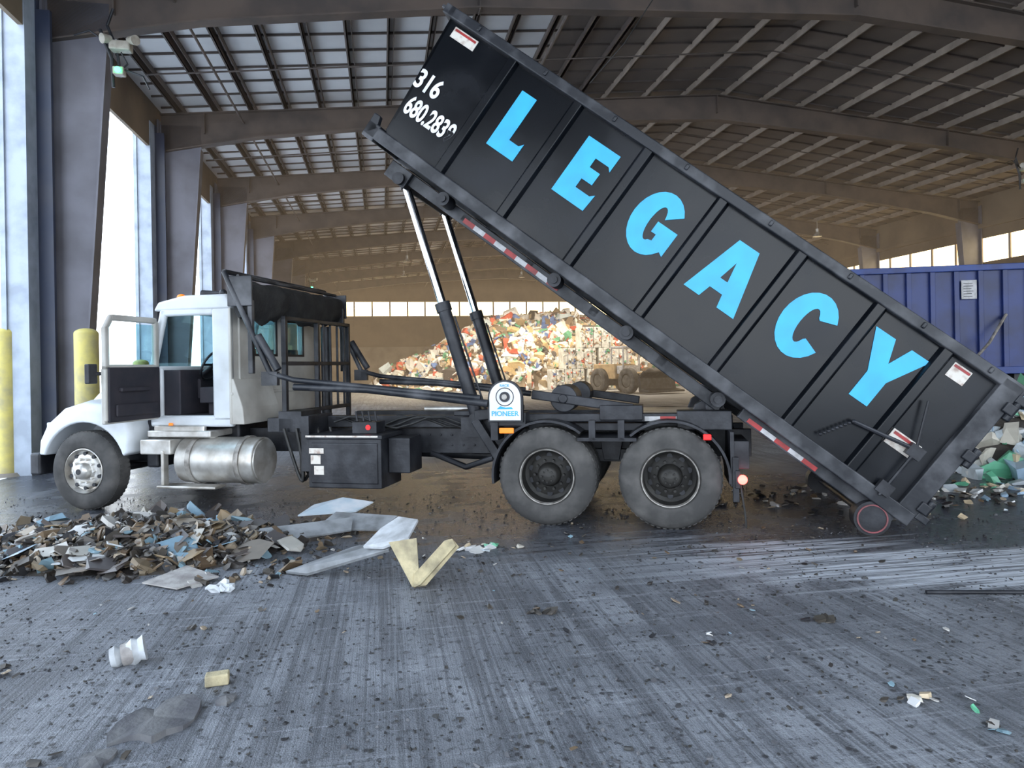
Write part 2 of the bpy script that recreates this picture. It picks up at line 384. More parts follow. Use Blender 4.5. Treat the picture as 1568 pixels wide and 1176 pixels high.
# ------------------------------------------------------------ truck
T=empty('roll_off_truck',(.344,7.30,0),(0,0,R(-12.5)))
TILT=R(37.8)
TX=Matrix.Translation((-1.80,0,4.32))@Matrix.Rotation(TILT,4,'Y')

def tyre(m,s,w,r,wd):
    h=r
    prof=[(.03,.55*r),(.0,.60*r),(-.012,.72*r),(-.004,.86*r),(.012,.94*r),(.04,.985*r),(.07,r),(wd-.07,r),(wd-.04,.985*r),(wd-.012,.94*r),(wd+.004,.86*r),(wd+.012,.72*r),(wd,.60*r),(wd-.03,.55*r)]
    m.lathe(prof,(s,w,h),64)
    for i in range(52):
        t=2*math.pi*i/52
        mx=Matrix.Translation((s,w,h))@Matrix.Rotation(t,4,'Y')
        m.box(-.018,.018,.045,wd-.045,r*.97,r*1.004,mx)
def front_wheel(s,w,sgn):
    r=.49
    wd=.26
    w0=w if sgn<0 else w-wd
    t=M('front_tyre',TIRE,T,smooth=True); tyre(t,s,w0,r,wd); t.done()
    q=M('front_rim',ALU,T,smooth=True)
    def Y(y): return (y if sgn<0 else wd-y)
    q.lathe([(Y(y),rr*r) for y,rr in[(.03,.565),(.0,.57),(-.005,.55),(.03,.53),(.06,.50),(.065,.46),(.03,.42),(.02,.34),(.03,.27),(.02,.21),(-.04,.20),(-.06,.17),(-.075,.10),(-.08,0.0)]],(s,w0,r),48)
    for i in range(10):
        a=2*math.pi*i/10
        yn=w0+Y(-.01); q.cyl((s+.30*r*math.cos(a),yn,r+.30*r*math.sin(a)),(s+.30*r*math.cos(a),w0+Y(.04),r+.30*r*math.sin(a)),.015,seg=6)
    q.done()
    d=M('front_rim_holes',BLACK,T)
    for i in range(10):
        a=2*math.pi*(i+.5)/10; x=s+.435*r*math.cos(a); z=r+.435*r*math.sin(a)
        d.cyl((x,w0+Y(.022),z),(x,w0+Y(.06),z),.024,seg=14)
    d.cyl((s,w0+Y(-.082),r),(s,w0+Y(-.07),r),.035)
    d.done()
def rear_wheel(s,sgn,W=2.44):
    r=.52; wd=.27
    t=M('rear_tyres',TIRE,T,smooth=True)
    if sgn<0: tyre(t,s,0,r,wd); tyre(t,s,.33,r,wd); w0=0; Y=lambda y:y
    else: tyre(t,s,W-wd,r,wd); tyre(t,s,W-.33-wd,r,wd); w0=W; Y=lambda y:-y
    t.done()
    q=M('rear_rim',RIMB,T,smooth=True)
    q.lathe([(Y(y),rr*r) for y,rr in[(.03,.56),(.04,.54),(.10,.53),(.20,.515),(.22,.44),(.20,.36),(.195,.25),(.16,.235),(.07,.20),(.05,.16),(.04,.0)]],(s,w0,r),48)
    for i in range(10):
        a=2*math.pi*i/10; x=s+.30*r*math.cos(a); z=r+.30*r*math.sin(a)
        q.cyl((x,w0+Y(.15),z),(x,w0+Y(.2),z),.016,seg=6)
    for i in range(8):
        a=2*math.pi*i/8; x=s+.12*r*math.cos(a); z=r+.12*r*math.sin(a)
        q.cyl((x,w0+Y(.03),z),(x,w0+Y(.05),z),.01,seg=6)
    q.done()
    e=M('rear_rim_edge',RIMEDGE,T,smooth=True); e.lathe([(Y(.035),.51*r+.01),(Y(.0),.545*r),(Y(-.002),.56*r),(Y(.03),.572*r)],(s,w0,r),48); e.done()
    d=M('rear_rim_holes',BLACK,T)
    for i in range(10):
        a=2*math.pi*(i+.5)/10; x=s+.40*r*math.cos(a); z=r+.40*r*math.sin(a)
        d.cyl((x,w0+Y(.205),z),(x,w0+Y(.23),z),.03,seg=12)
    d.done()
front_wheel(-5.80,0.0,-1); front_wheel(-5.80,2.44,1)
for s_ in(0,1.27):
    rear_wheel(s_,-1); rear_wheel(s_,1)
ax=M('axles',BLACK,T,smooth=True)
ax.cyl((-5.8,.26,.45),(-5.8,2.18,.45),.06)
for s_ in(0,1.27):
    ax.cyl((s_,.2,.52),(s_,2.24,.52),.09); ax.ball((s_,1.22,.52),.22)
ax.cyl((0,1.22,.55),(-4.2,1.22,.7),.06)
ax.done()
ch=M('chassis_rails',BLACK,T,bevel=.008)
for w0 in(.78,1.58):
    ch.box(-6.25,2.15,w0,w0+.08,.66,.96)
for s_ in(-5.6,-4.2,-3,-1.9,-.7,.6,1.9): ch.box(s_-.05,s_+.05,.8,1.64,.72,.92)
for i in range(14): ch.cyl((-2.4+i*.14,.765,.88),(-2.4+i*.14,.78,.88),.014,seg=8); ch.cyl((-2.4+i*.14,.765,.76),(-2.4+i*.14,.78,.76),.014,seg=8)
for w0 in(.68,1.6): ch.box(-2.9,1.95,w0,w0+.14,.98,1.12)
ch.box(1.9,2.05,.1,2.34,.62,.9)
ch.box(-.25,1.6,.35,.7,.98,1.06); ch.box(-.25,1.6,1.75,2.1,.98,1.06)
for w0 in(.66,1.7):
    ch.prism([(.0,.62),(.3,.74),(.97,.74),(1.27,.62),(1.27,.54),(.9,.60),(.37,.60),(0,.54)],w0,w0+.1)
    ch.prism([(.5,.9),(.77,.9),(.72,.62),(.55,.62)],w0-.02,w0+.12)
ch.tube([(-1.55,.8,.66),(-1.1,.75,.50),(-.75,.7,.62)],.035)
ch.done()
en=M('engine_bay',BLACK,T,bevel=.03); en.box(-6.2,-4.7,.75,1.7,.5,1.15); en.box(-5.2,-4.0,.55,1.9,.72,1.1); en.box(-5.15,-4.98,.3,.8,.5,1.1); en.done()
# hood + fenders
hd=M('hood',WHITE,T,smooth=True)
rings=[]
for s_,hw,zt,z0 in((-4.9,.93,1.74,1.05),(-5.3,.86,1.69,1.0),(-5.8,.76,1.60,.95),(-6.15,.67,1.49,.85),(-6.38,.60,1.33,.8),(-6.46,.54,1.12,.75)):
    cw=1.22; pts=[]
    prof=[(-1,z0),(-1,zt-.30),(-.97,zt-.17),(-.88,zt-.07),(-.7,zt-.015),(-.3,zt+.02),(.3,zt+.02),(.7,zt-.015),(.88,zt-.07),(.97,zt-.17),(1,zt-.30),(1,z0)]
    rings.append([(s_,cw+a*hw,z) for a,z in prof])
hd.loft(rings); hd.done()
gr=M('grille',BLACK,T)
for i in range(9): gr.box(-6.495,-6.46,.78,1.66,.78+i*.045,.80+i*.045)
gr.box(-6.49,-6.45,.74,.78,.75,1.18); gr.box(-6.49,-6.45,1.66,1.70,.75,1.18); gr.done()
# fenders: lofted across the width so the outer edge rolls over
fd=M('front_fenders',WHITE,T,bevel=.02,smooth=True)
arc=[(-5.80+.60*math.cos(R(a)),.49+.60*math.sin(R(a))) for a in range(162,17,-9)]
outl=[(-5.13,.72),(-5.1,1.0),(-5.16,1.2),(-5.38,1.32),(-5.85,1.36),(-6.15,1.28),(-6.37,1.10),(-6.48,.88),(-6.50,.68)]
outn=[(-5.17,.72),(-5.15,.98),(-5.22,1.13),(-5.42,1.20),(-5.85,1.22),(-6.12,1.17),(-6.32,1.03),(-6.43,.85),(-6.45,.69)]
for sg in(1,-1):
    def Wd(v): return v if sg>0 else 2.44-v
    rs=[]
    for wv,k in((.0,1.0),(.03,.55),(.09,.2),(.2,0),(.58,-.15)):
        ol=[(a[0]*(1-k)+b2[0]*k,a[1]*(1-k)+b2[1]*k) for a,b2 in zip(outl,outn)]
        rs.append([(x,Wd(wv),z) for x,z in ol+arc])
    fd.loft(rs)
fd.done()
hl=M('headlights',pbr('headlight_lens',(.6,.65,.7),(.5,.55,.6),5,.1),T,bevel=.02)
for a in(.14,1.95): hl.box(-6.49,-6.40,a,a+.34,.95,1.08)
hl.done()
bm_=M('front_bumper',BLACK,T,bevel=.03); bm_.box(-6.64,-6.48,.03,2.41,.42,.70); bm_.box(-6.5,-6.3,.8,1.0,.45,.68); bm_.box(-6.5,-6.3,1.5,1.7,.45,.68); bm_.done()
# cab shell
cb=M('cab_shell',WHITE,T,bevel=.03,smooth=True)
cb.box(-5.0,-4.83,.2,.27,1.05,1.75); cb.box(-4.12,-3.86,.2,.28,1.08,2.48)
cb.box(-5.0,-3.86,.2,.3,1.02,1.16)
cb.prism([(-5.02,1.72),(-4.93,1.72),(-4.74,2.48),(-4.84,2.48)],.2,.27); cb.prism([(-5.02,1.72),(-4.93,1.72),(-4.74,2.48),(-4.84,2.48)],2.18,2.25)
cb.box(-4.84,-4.1,.2,.27,2.38,2.48)
cb.box(-5.0,-3.86,2.18,2.25,1.05,1.78); cb.box(-4.12,-3.86,2.18,2.25,1.7,2.48); cb.box(-4.84,-4.1,2.18,2.25,2.38,2.48)
cb.prism([(-5.02,1.64),(-4.86,1.78),(-4.86,1.64)],.2,2.25)
cb.done()
rf=M('cab_roof',WHITE,T,bevel=.07,smooth=True)
rf.prism([(-4.93,2.45),(-4.86,2.56),(-4.5,2.63),(-3.9,2.63),(-3.84,2.5),(-3.86,2.44)],.19,2.26); rf.done()
rw=M('cab_rear_wall',CREAM,T,bevel=.012)
rw.box(-3.9,-3.86,.2,2.25,1.05,1.9); rw.box(-3.9,-3.86,.2,2.25,2.36,2.5)
for a,bb in((.2,.62),(1.2,1.34),(1.9,2.25)): rw.box(-3.9,-3.86,a,bb,1.88,2.38)
rw.box(-3.88,-3.84,.35,.38,1.1,2.4); rw.box(-3.88,-3.84,.2,2.25,1.4,1.44)
rw.prism([(-3.9,1.05),(-3.70,1.05),(-3.72,1.25),(-3.84,1.6),(-3.9,1.6)],.21,1.0)
rw.done()
rg=M('cab_rear_window_gasket',BLACK,T)
for a,bb in((.6,1.22),(1.32,1.92)):
    rg.box(-3.865,-3.85,a,bb,1.88,1.91); rg.box(-3.865,-3.85,a,bb,2.35,2.38); rg.box(-3.865,-3.85,a,a+.03,1.88,2.38); rg.box(-3.865,-3.85,bb-.03,bb,1.88,2.38)
rg.done()
gs=M('cab_glass',GLASS,T)
gs.prism([(-4.98,1.74),(-4.97,1.74),(-4.79,2.46),(-4.80,2.46)],.27,2.18)
gs.box(-3.885,-3.875,.62,1.2,1.9,2.36); gs.box(-3.885,-3.875,1.34,1.9,1.9,2.36)
gs.add([(-4.9,2.21,1.78),(-4.12,2.21,1.78),(-4.12,2.21,2.4),(-4.75,2.21,2.4)],[(0,1,2,3)])
gs.done()
it=M('cab_interior',DARKIN,T,bevel=.03)
it.box(-4.98,-3.9,.27,2.18,1.05,1.16); it.box(-4.95,-4.62,.27,2.18,1.16,1.72); it.box(-4.75,-4.58,.6,1.9,1.35,1.6)
for a in(.4,1.45):
    it.box(-4.45,-3.98,a,a+.5,1.3,1.5); it.box(-4.12,-3.96,a,a+.5,1.45,1.98); it.box(-4.4,-4.05,a+.1,a+.4,1.12,1.32)
it.box(-3.93,-3.9,.3,2.2,1.1,1.88)
it.done()
sw=M('steering_wheel',BLACK,T,smooth=True)
cx=Vector((-4.42,.66,1.78)); ux=Vector((0,1,0)); uy=Vector((.5,0,.86)); pts=[]
for i in range(25):
    a=2*math.pi*i/24; pts.append(tuple(cx+ux*.22*math.cos(a)+uy*.22*math.sin(a)))
sw.tube(pts,.015,8); sw.cyl(tuple(cx),(-4.65,.66,1.62),.03); sw.bar(tuple(cx-ux*.2),tuple(cx+ux*.2),.03,.03); sw.done()
# open driver door, swung square to the cab
dr=M('open_door_frame',CREAM,T,bevel=.018)
s0,s1=-4.90,-4.84
dr.box(s0,s1,.12,.19,1.15,2.32); dr.box(s0,s1,-.66,.19,1.72,1.79); dr.box(s0-.01,s1-.02,-.66,.19,1.12,1.75)
dr.box(s0,s1,-.66,-.59,1.15,2.22); dr.box(s0,s1,-.56,.16,2.29,2.36)
dr.add([(s0,-.66,2.2),(s0,-.59,2.2),(s0,-.53,2.29),(s0,-.56,2.36),(s1,-.66,2.2),(s1,-.59,2.2),(s1,-.53,2.29),(s1,-.56,2.36)],[(0,1,2,3),(7,6,5,4),(0,4,5,1),(1,5,6,2),(2,6,7,3),(3,7,4,0)])
dr.done()
di=M('open_door_trim',DARKIN,T,bevel=.02); di.box(s1-.02,s1+.02,-.63,.17,1.14,1.76); di.box(s1+.02,s1+.07,-.5,-.05,1.48,1.53); di.box(s1+.02,s1+.05,-.55,.1,1.2,1.34); di.done()
M('open_door_glass',GLASS,T).box(s0+.025,s0+.03,-.59,.12,1.79,2.27).done()
mr=M('mirrors',BLACK,T,bevel=.02); mr.box(-4.99,-4.93,-.80,-.67,1.58,1.80); mr.tube([(-4.9,-.6,1.69),(-4.96,-.72,1.69)],.02)
mr.box(-5.12,-5.02,2.58,2.8,1.55,1.95); mr.tube([(-5.05,2.2,1.5),(-5.07,2.65,1.5)],.015); mr.tube([(-5.05,2.2,2.0),(-5.07,2.65,2.0)],.015); mr.done()
bc=M('roof_marker_lamps',ORANGE,T,smooth=True)
for w0 in(.45,.9,1.22,1.55,2.0): bc.ball((-4.72,w0,2.64),.045,12,8,(1.3,1,.9))
bc.done()
hr=M('air_horn',BLACK,T,smooth=True); hr.cyl((-4.6,.7,2.70),(-4.25,.7,2.70),.05,.02); hr.ball((-4.3,.7,2.70),.05); hr.done()
st=M('cab_steps',ALU,T,bevel=.015)
st.box(-5.0,-4.58,.02,.55,.70,.88); st.box(-4.98,-4.1,.12,.6,.9,.98); st.box(-4.75,-3.95,-.02,.2,.30,.335); st.box(-4.7,-4.66,.0,.1,.33,.75); st.box(-4.9,-4.2,.14,.2,.96,1.04)
st.done()
ft=M('fuel_tank',ALU,T,smooth=True,bevel=.02); ft.cyl((-4.56,.33,.61),(-3.52,.33,.61),.28,seg=40); ft.cyl((-3.52,.33,.61),(-3.50,.33,.61),.26,seg=40); ft.cyl((-4.2,.33,.86),(-4.2,.3,.93),.05); ft.done()
fs_=M('tank_straps',RIMEDGE,T,smooth=True)
for a in(-4.4,-3.75):
    vs=[]
    for i in range(40):
        t=2*math.pi*i/40
        for rr_,aa in((.285,a),(.297,a),(.297,a+.06),(.285,a+.06)): vs.append((aa,.33+rr_*math.cos(t),.61+rr_*math.sin(t)))
    fcs=[]
    for i in range(40):
        k=(i+1)%40
        for j in range(4): fcs.append((i*4+j,i*4+(j+1)%4,k*4+(j+1)%4,k*4+j))
    fs_.add(vs,fcs)
fs_.done()
tb=M('toolbox',BLACK,T,bevel=.015); tb.box(-2.76,-1.87,.02,.62,.345,.93); tb.box(-2.78,-1.85,.0,.64,.90,.95); tb.box(-2.72,-1.91,.005,.03,.40,.86); tb.box(-1.86,-1.6,.2,.6,.5,.9); tb.done()
tbs=M('toolbox_stickers',STICK,T); tbs.box(-2.74,-2.56,.0,.004,.74,.80); tbs.box(-2.68,-2.56,.0,.004,.5,.6); tbs.box(-2.72,-2.6,.0,.004,.62,.72); tbs.box(-2.78,-1.9,-.004,0,.925,.945); tbs.done()
hs=M('hydraulic_hoses',HOSE,T,smooth=True)
for i in range(8):
    x0=-3.2+i*.06; q=[]
    for k in range(9):
        t=k/8; q.append((x0+.10*math.sin(t*3+i)+.22*t,.25+.03*i,1.0-.62*math.sin(t*math.pi*.85)))
    hs.tube(q,.02,8)
for i in range(4):
    q=[(-2.7+k*.2,.55+.05*i,1.05+.07*math.sin(k*1.2+i)) for k in range(10)]; hs.tube(q,.014,8)
hs.done()
vb=M('control_valve',BLACK,T,bevel=.01); vb.box(-2.3,-2.0,.2,.45,.95,1.08); vb.box(-3.3,-3.0,.3,.8,.95,1.2); vb.box(-2.95,-2.85,.2,.8,.5,1.15)
for i in range(4): vb.cyl((-2.28+i*.08,.3,1.08),(-2.3+i*.08,.3,1.2),.012,seg=8)
vb.done()
M('valve_cap',RED,T).cyl((-2.1,.19,1.02),(-2.1,.2,1.02),.03).done()
# cab guard / headache rack
rk=M('cab_guard_rack',BLACK,T,bevel=.008)
for w0 in(.35,1.15,2.05): rk.box(-3.28,-3.22,w0,w0+.06,.95,2.35)
for z in(1.15,1.75,2.3): rk.box(-3.28,-3.22,.35,2.1,z,z+.05)
for w0 in(1.35,1.55,1.75,1.95): rk.box(-3.27,-3.24,w0,w0+.025,1.15,2.3)
rk.box(-3.45,-3.1,.3,.9,.95,1.12); rk.box(-3.3,-2.9,.4,2.0,.96,1.02)
rk.cyl((-3.5,1.9,1.0),(-3.5,1.9,2.3),.07)
rk.done()
# tarp system
ta=M('tarp_arms',BLACKRAIL,T,smooth=True)
for w0 in(-.02,2.42):
    ta.tube([(-.70,w0,1.36),(-2.9,w0,1.58),(-3.2,w0,1.66),(-3.78,w0,2.86)],.032)
    ta.tube([(-.62,w0,1.30),(-2.0,w0,1.46),(-2.9,w0,1.5)],.04)
    ta.tube([(-3.1,w0,1.7),(-3.35,w0,2.1)],.045)
    ta.box(-3.3,-3.1,w0-.03,w0+.03,1.52,1.68)
ta.tube([(-3.78,-.02,2.86),(-3.78,2.42,2.86)],.03)
ta.tube([(-3.60,-.02,2.80),(-3.60,2.42,2.80)],.022)
ta.done()
tr=M('tarp_roll',TARP,T,smooth=True)
rings=[]
for i in range(36):
    w0=.02+i*2.36/35; pts=[]
    sag=.5+.5*math.sin(i*.33); 
    for k in range(20):
        a=2*math.pi*k/20; rr_=.135+.025*noise.noise(Vector((i*.4,math.cos(a)*1.5,math.sin(a)*1.5)))
        zz=rr_*math.sin(a)
        if zz<0: zz*=1.7+.9*sag+.5*noise.noise(Vector((i*.35,3,1)))
        pts.append((-3.58+rr_*math.cos(a),w0,2.62+zz))
    rings.append(pts)
tr.loft(rings); tr.done()
tg=M('tarp_roll_housing',BLACKRAIL,T,bevel=.01); tg.box(-3.74,-3.42,-.03,.0,2.45,2.80); tg.box(-3.74,-3.42,2.4,2.43,2.45,2.80); tg.box(-3.5,-3.44,.0,.06,1.66,2.6); tg.box(-3.5,-3.44,2.34,2.4,1.66,2.6); tg.done()
# hoist lift cylinders
cy=M('hoist_cylinder_barrels',BLACK,T,smooth=True); cr=M('hoist_cylinder_rods',CHROME,T,smooth=True)
for w0 in(.5,1.95):
    b0=Vector((-.88,w0,1.10)); t0=Vector((-1.73,w0,3.93)); L=t0-b0
    cy.cyl(tuple(b0),tuple(b0+L*.46),.078); cy.cyl(tuple(b0+L*.44),tuple(b0+L*.475),.092); cy.cyl(tuple(b0+L*.96),tuple(t0),.07)
    cr.cyl(tuple(b0+L*.46),tuple(b0+L*.97),.05)
    cy.cyl((b0.x,w0-.14,b0.z),(b0.x,w0+.14,b0.z),.07); cy.cyl((t0.x,w0-.12,t0.z),(t0.x,w0+.12,t0.z),.05)
    cy.tube([tuple(b0+Vector((.1,0,.1))),tuple(b0+L*.42+Vector((.1,0,0)))],.012,8)
    cy.box(-1.05,-.7,w0-.1,w0+.1,.9,1.12)
cy.done(); cr.done()
# tilting hoist frame
hf=M('tilted_hoist_frame',BLACKRAIL,T,xf=TX,bevel=.01)
for w0 in(.36,1.96): hf.box(.25,4.75,w0,w0+.12,-.30,-.16)
for a in(.3,1.2,2.1,3.0,3.9,4.6): hf.box(a,a+.12,.36,2.08,-.27,-.16)
hf.box(.15,.45,.3,2.14,-.36,-.16)
hf.done()
rl=M('hoist_rollers',BLACK,T,xf=TX,smooth=True)
for a in(1.0,2.55,3.5,4.65):
    for w0 in(.1,2.1): rl.cyl((a,w0,-.19),(a,w0+.25,-.19),.075); rl.cyl((a,w0-.03,-.19),(a,w0,-.19),.04)
rl.cyl((.35,.25,-.3),(.35,2.2,-.3),.07)
rl.done()
for nm,mt,par in(('hoist_tape_red',REDP,0),('hoist_tape_white',WTAPE,1)):
    q=M(nm,mt,T,xf=TX)
    for i in range(9):
        if i%2==par: q.box(1.25+i*.15,1.40+i*.15,.352,.36,-.27,-.215)
    for i in range(5):
        if i%2==par: q.box(5.0+i*.16,5.16+i*.16,.085,.095,-.20,-.155)
    q.done()
mc=M('hoist_base_mechanism',BLACK,T,bevel=.012)
mc.box(-.62,-.22,.03,.25,1.05,1.2); mc.box(-.25,1.5,.25,.4,1.08,1.17); mc.box(.55,1.0,.2,.5,1.1,1.26); mc.box(1.35,1.9,.2,.45,1.0,1.2)
mc.cyl((.15,.3,1.33),(.15,.75,1.33),.15); mc.cyl((.15,.25,1.33),(.15,.3,1.33),.05); mc.cyl((.15,1.7,1.33),(.15,2.1,1.33),.15)
mc.bar((-.2,.3,1.38),(.9,.3,1.22),.06,.1); mc.bar((-.2,2.1,1.38),(.9,2.1,1.22),.06,.1)
mc.bar((-.85,.3,1.1),(-.5,.3,.55),.1,.1); mc.bar((-.85,.3,1.15),(-.3,.3,1.2),.1,.12)
mc.prism([(1.45,1.0),(1.95,1.0),(1.85,1.25),(1.7,1.33),(1.55,1.25)],.55,.62); mc.prism([(1.45,1.0),(1.95,1.0),(1.85,1.25),(1.7,1.33),(1.55,1.25)],1.82,1.89)
mc.cyl((1.7,.4,1.22),(1.7,2.05,1.22),.05)
mc.box(-1.2,-.6,.6,1.85,1.12,1.18)
mc.done()
hp=M('galvanised_deck_pieces',ALU,T,bevel=.008); hp.box(.62,1.55,.44,.5,1.13,1.17); hp.box(.9,1.6,.5,1.8,1.12,1.14); hp.cyl((-1.7,1.0,1.18),(-1.0,1.0,1.18),.03); hp.done()
q=M('deck_tape_white',WTAPE,T); q.box(1.02,1.18,.24,.25,1.09,1.14); q.box(1.34,1.5,.24,.25,1.09,1.14); q.done()
q=M('deck_tape_red',REDP,T); q.box(1.18,1.34,.24,.25,1.09,1.14); q.done()
pp=M('hoist_badge_plate',WLET,T,bevel=.004)
arcp=[(-.43+.17*math.cos(R(a)),1.36+.17*math.sin(R(a))) for a in range(0,181,12)]
pp.prism([(-.26,1.12)]+arcp+[(-.60,1.12)],-.035,-.02); pp.done()
bp_=M('hoist_badge_frame',BLACK,T,bevel=.004)
arcp=[(-.43+.19*math.cos(R(a)),1.36+.19*math.sin(R(a))) for a in range(0,181,12)]
bp_.prism([(-.24,1.10)]+arcp+[(-.62,1.10)],-.02,.03)
bp_.cyl((-.43,-.05,1.37),(-.43,-.035,1.37),.055); bp_.lathe([(-.037,.09),(-.037,.10),(-.035,.10),(-.035,.09)],(-.43,0,1.37),24,True)
bp_.done()
M('hoist_badge_hub',RIMEDGE,T,smooth=True).cyl((-.43,-.06,1.37),(-.43,-.05,1.37),.03).done()
label('PIONEER',(-.43,-.038,1.19),.075,BLUELET,T,off=.001)
label('RACK',(-.43,-.038,1.49),.04,BLUELET,T)
bpw=M('hoist_badge_wave',BLUELET,T); bpw.prism([(-.52,1.24),(-.34,1.24),(-.36,1.262),(-.42,1.255),(-.48,1.272)],-.038,-.034); bpw.done()
rfm=M('rear_fenders',BLACK,T,smooth=True)
def fender(cs,a0,a1,r=.60,w0=.02,w1=.6):
    o=[(cs+r*math.cos(R(a)),.52+r*math.sin(R(a))) for a in range(a0,a1+1,8)]
    i=[(cs+(r-.025)*math.cos(R(a)),.52+(r-.025)*math.sin(R(a))) for a in range(a0,a1+1,8)]
    rfm.prism(o+i[::-1],w0,w1)
for w0,w1 in((-.0,.6),(1.84,2.44)):
    fender(0,52,188,.60,w0,w1); fender(1.27,-4,132,.60,w0,w1)
    rfm.box(.33,.94,w0,w1,.90,.935)
rfm.done()
bk=M('fender_brackets',BLACK,T,bevel=.006); bk.box(.45,.52,.0,.05,.9,1.12); bk.box(.75,.82,0,.05,.9,1.12); bk.box(-.6,-.52,.0,.3,.9,1.1); bk.box(1.86,1.9,.02,.6,.45,1.0); bk.box(1.86,1.9,1.84,2.42,.45,1.0); bk.box(1.88,1.94,.0,.05,.3,.75)
bk.done()
tl=M('rear_flap_chains',HOSE,T,smooth=True); tl.tube([(1.95,.02,.5),(1.99,.0,.2),(2.0,.0,.05)],.01,6); tl.done()
lm=M('marker_lamps',ORANGE,T,bevel=.01); lm.box(-.50,-.34,-.03,-.01,.98,1.04); lm.box(-4.72,-4.66,.17,.19,1.02,1.07); lm.done()
rr1=M('red_marker_lamps',RED,T,bevel=.01); rr1.box(1.6,1.68,-.03,0,.92,.98); rr1.box(2.05,2.07,.3,.5,.7,.8); rr1.box(2.05,2.07,2.0,2.2,.7,.8); rr1.done()
rr2=M('lit_tail_lamp',REDGLOW,T,smooth=True); rr2.ball((1.97,-.01,.53),.048,14,10); rr2.done()
rr3=M('tail_lamp_housing',BLACK,T,bevel=.01); rr3.box(1.9,1.95,-.02,.12,.44,.62); rr3.done()

# ------------------------------------------------------------ black dumpster
Tm=Matrix.Translation((.344,7.30,0))@Matrix.Rotation(R(-12.5),4,'Z')
loc=Tm@Vector((-1.80,0,4.32))
Dp=empty('roll_off_dumpster',loc,(0,TILT,R(-12.5)))
L,H,W=6.7,1.53,2.4
sh=M('side_panels_and_floor',BLACKPAINT,Dp,bevel=.006)
def sidepoly(w0,w1): sh.prism([(0,0),(L,0),(L,H-.03),(-.10,H-.03)],w0,w1)
sidepoly(.07,.09); sidepoly(W-.09,W-.07)
sh.box(0,L,.07,W-.07,-.01,.03)
sh.prism([(0,0),(.04,0),(-.06,H),(-.10,H)],.07,W-.07)
sh.box(L-.06,L,.05,W-.05,.0,H-.02)
sh.done()
rb=M('side_ribs',BLACKPAINT,Dp,bevel=.008)
ribs=[.80,1.67,2.57,3.49,4.42,5.30,6.02]
for a in ribs:
    for w0,w1 in((.0,.075),(W-.075,W)):
        d=1 if w0==0 else -1
        y_o=w0 if d>0 else w1; y_i=w1 if d>0 else w0
        vs=[];
        for z in(.02,H-.06):
            vs+=[(a-.075,y_i,z),(a-.045,y_o+d*.012,z),(a+.045,y_o+d*.012,z),(a+.075,y_i,z)]
        rb.add(vs,[(0,1,2,3),(7,6,5,4),(0,4,5,1),(1,5,6,2),(2,6,7,3),(3,7,4,0)])
rb.done()
tp=M('top_rails',BLACKRAIL,Dp,bevel=.012)
for w0 in(-.01,W-.10): tp.box(-.12,L+.03,w0,w0+.11,H-.09,H+.02)
tp.box(-.18,-.04,-.01,W+.01,H-.09,H+.02); tp.box(-.28,-.14,.1,W-.1,H-.03,H+.01)
for a in[.3,1.2,2.1,3.0,4.0,4.9,5.7,6.4]: tp.box(a-.02,a+.02,-.03,.0,H-.06,H+.0)
tp.done()
lr=M('bottom_rails',BLACKRAIL,Dp,bevel=.012)
for w0 in(-.02,W-.10): lr.box(-.14,L+.02,w0,w0+.12,-.11,.03)
lr.box(-.18,-.02,-.02,W+.02,-.14,.05)
for w0 in(.72,1.52): lr.box(-.1,L,w0,w0+.16,-.15,-.02)
a=.2
while a<L: lr.box(a,a+.08,.05,W-.05,-.1,-.0); a+=.45
lr.box(-.32,-.05,.95,1.45,-.1,.02)
lr.box(4.9,6.6,.1,.2,-.22,-.1); lr.box(4.9,6.6,W-.2,W-.1,-.22,-.1)
lr.prism([(-.18,-.11),(-.18,.14),(-.10,.14),(-.02,-.11)],-.02,.06)
lr.done()
gt=M('tailgate_frame',BLACKRAIL,Dp,bevel=.01)
for w0 in(-.01,W-.11): gt.box(L-.16,L+.03,w0,w0+.12,0,H)
gt.box(L-.02,L+.06,0,W,.0,.12); gt.box(L-.02,L+.06,0,W,H-.16,H); gt.box(L-.02,L+.06,0,W,.7,.8)
for w0 in(.5,1.2,1.9): gt.box(L-.02,L+.05,w0,w0+.08,0,H)
for z in(.12,.75,1.3): gt.cyl((L+.07,.02,z-.1),(L+.07,.02,z+.1),.04); gt.box(L-.02,L+.08,-.04,.06,z-.05,z+.05)
gt.box(L+.02,L+.16,-.02,.12,1.38,1.46); gt.box(L+.02,L+.14,-.02,.1,.0,.07)
gt.done()
lt=M('latch_rods',BLACK,Dp,smooth=True)
lt.tube([(6.35,-.03,-.02),(6.35,-.03,.52),(5.75,-.03,.40)],.02,8); lt.tube([(6.35,-.035,.5),(6.15,-.035,.95)],.014,8); lt.box(6.28,6.42,-.05,.02,.0,.12); lt.box(6.28,6.42,-.05,.02,.44,.56)
for i in range(9): lt.ball((5.75-i*.02,-.04,.40-i*.035),.018,8,6)
lt.done()
wl=M('ground_rollers',BLACK,Dp,smooth=True)
for w0 in(.0,W-.2): wl.cyl((6.45,w0,-.24),(6.45,w0+.18,-.24),.165,seg=32)
wl.cyl((6.45,.1,-.24),(6.45,W-.1,-.24),.04); wl.box(6.35,6.6,.02,.3,-.26,-.08); wl.box(6.35,6.6,W-.3,W-.02,-.26,-.08)
wl.done()
wr=M('roller_hubs',pbr('faded_red_hub',(.24,.06,.07),(.12,.05,.05),8,.6),Dp,smooth=True)
wr.lathe([(-.012,.125),(-.012,.138),(.0,.138),(.0,.125)],(6.45,0,-.24),32,True); wr.done()
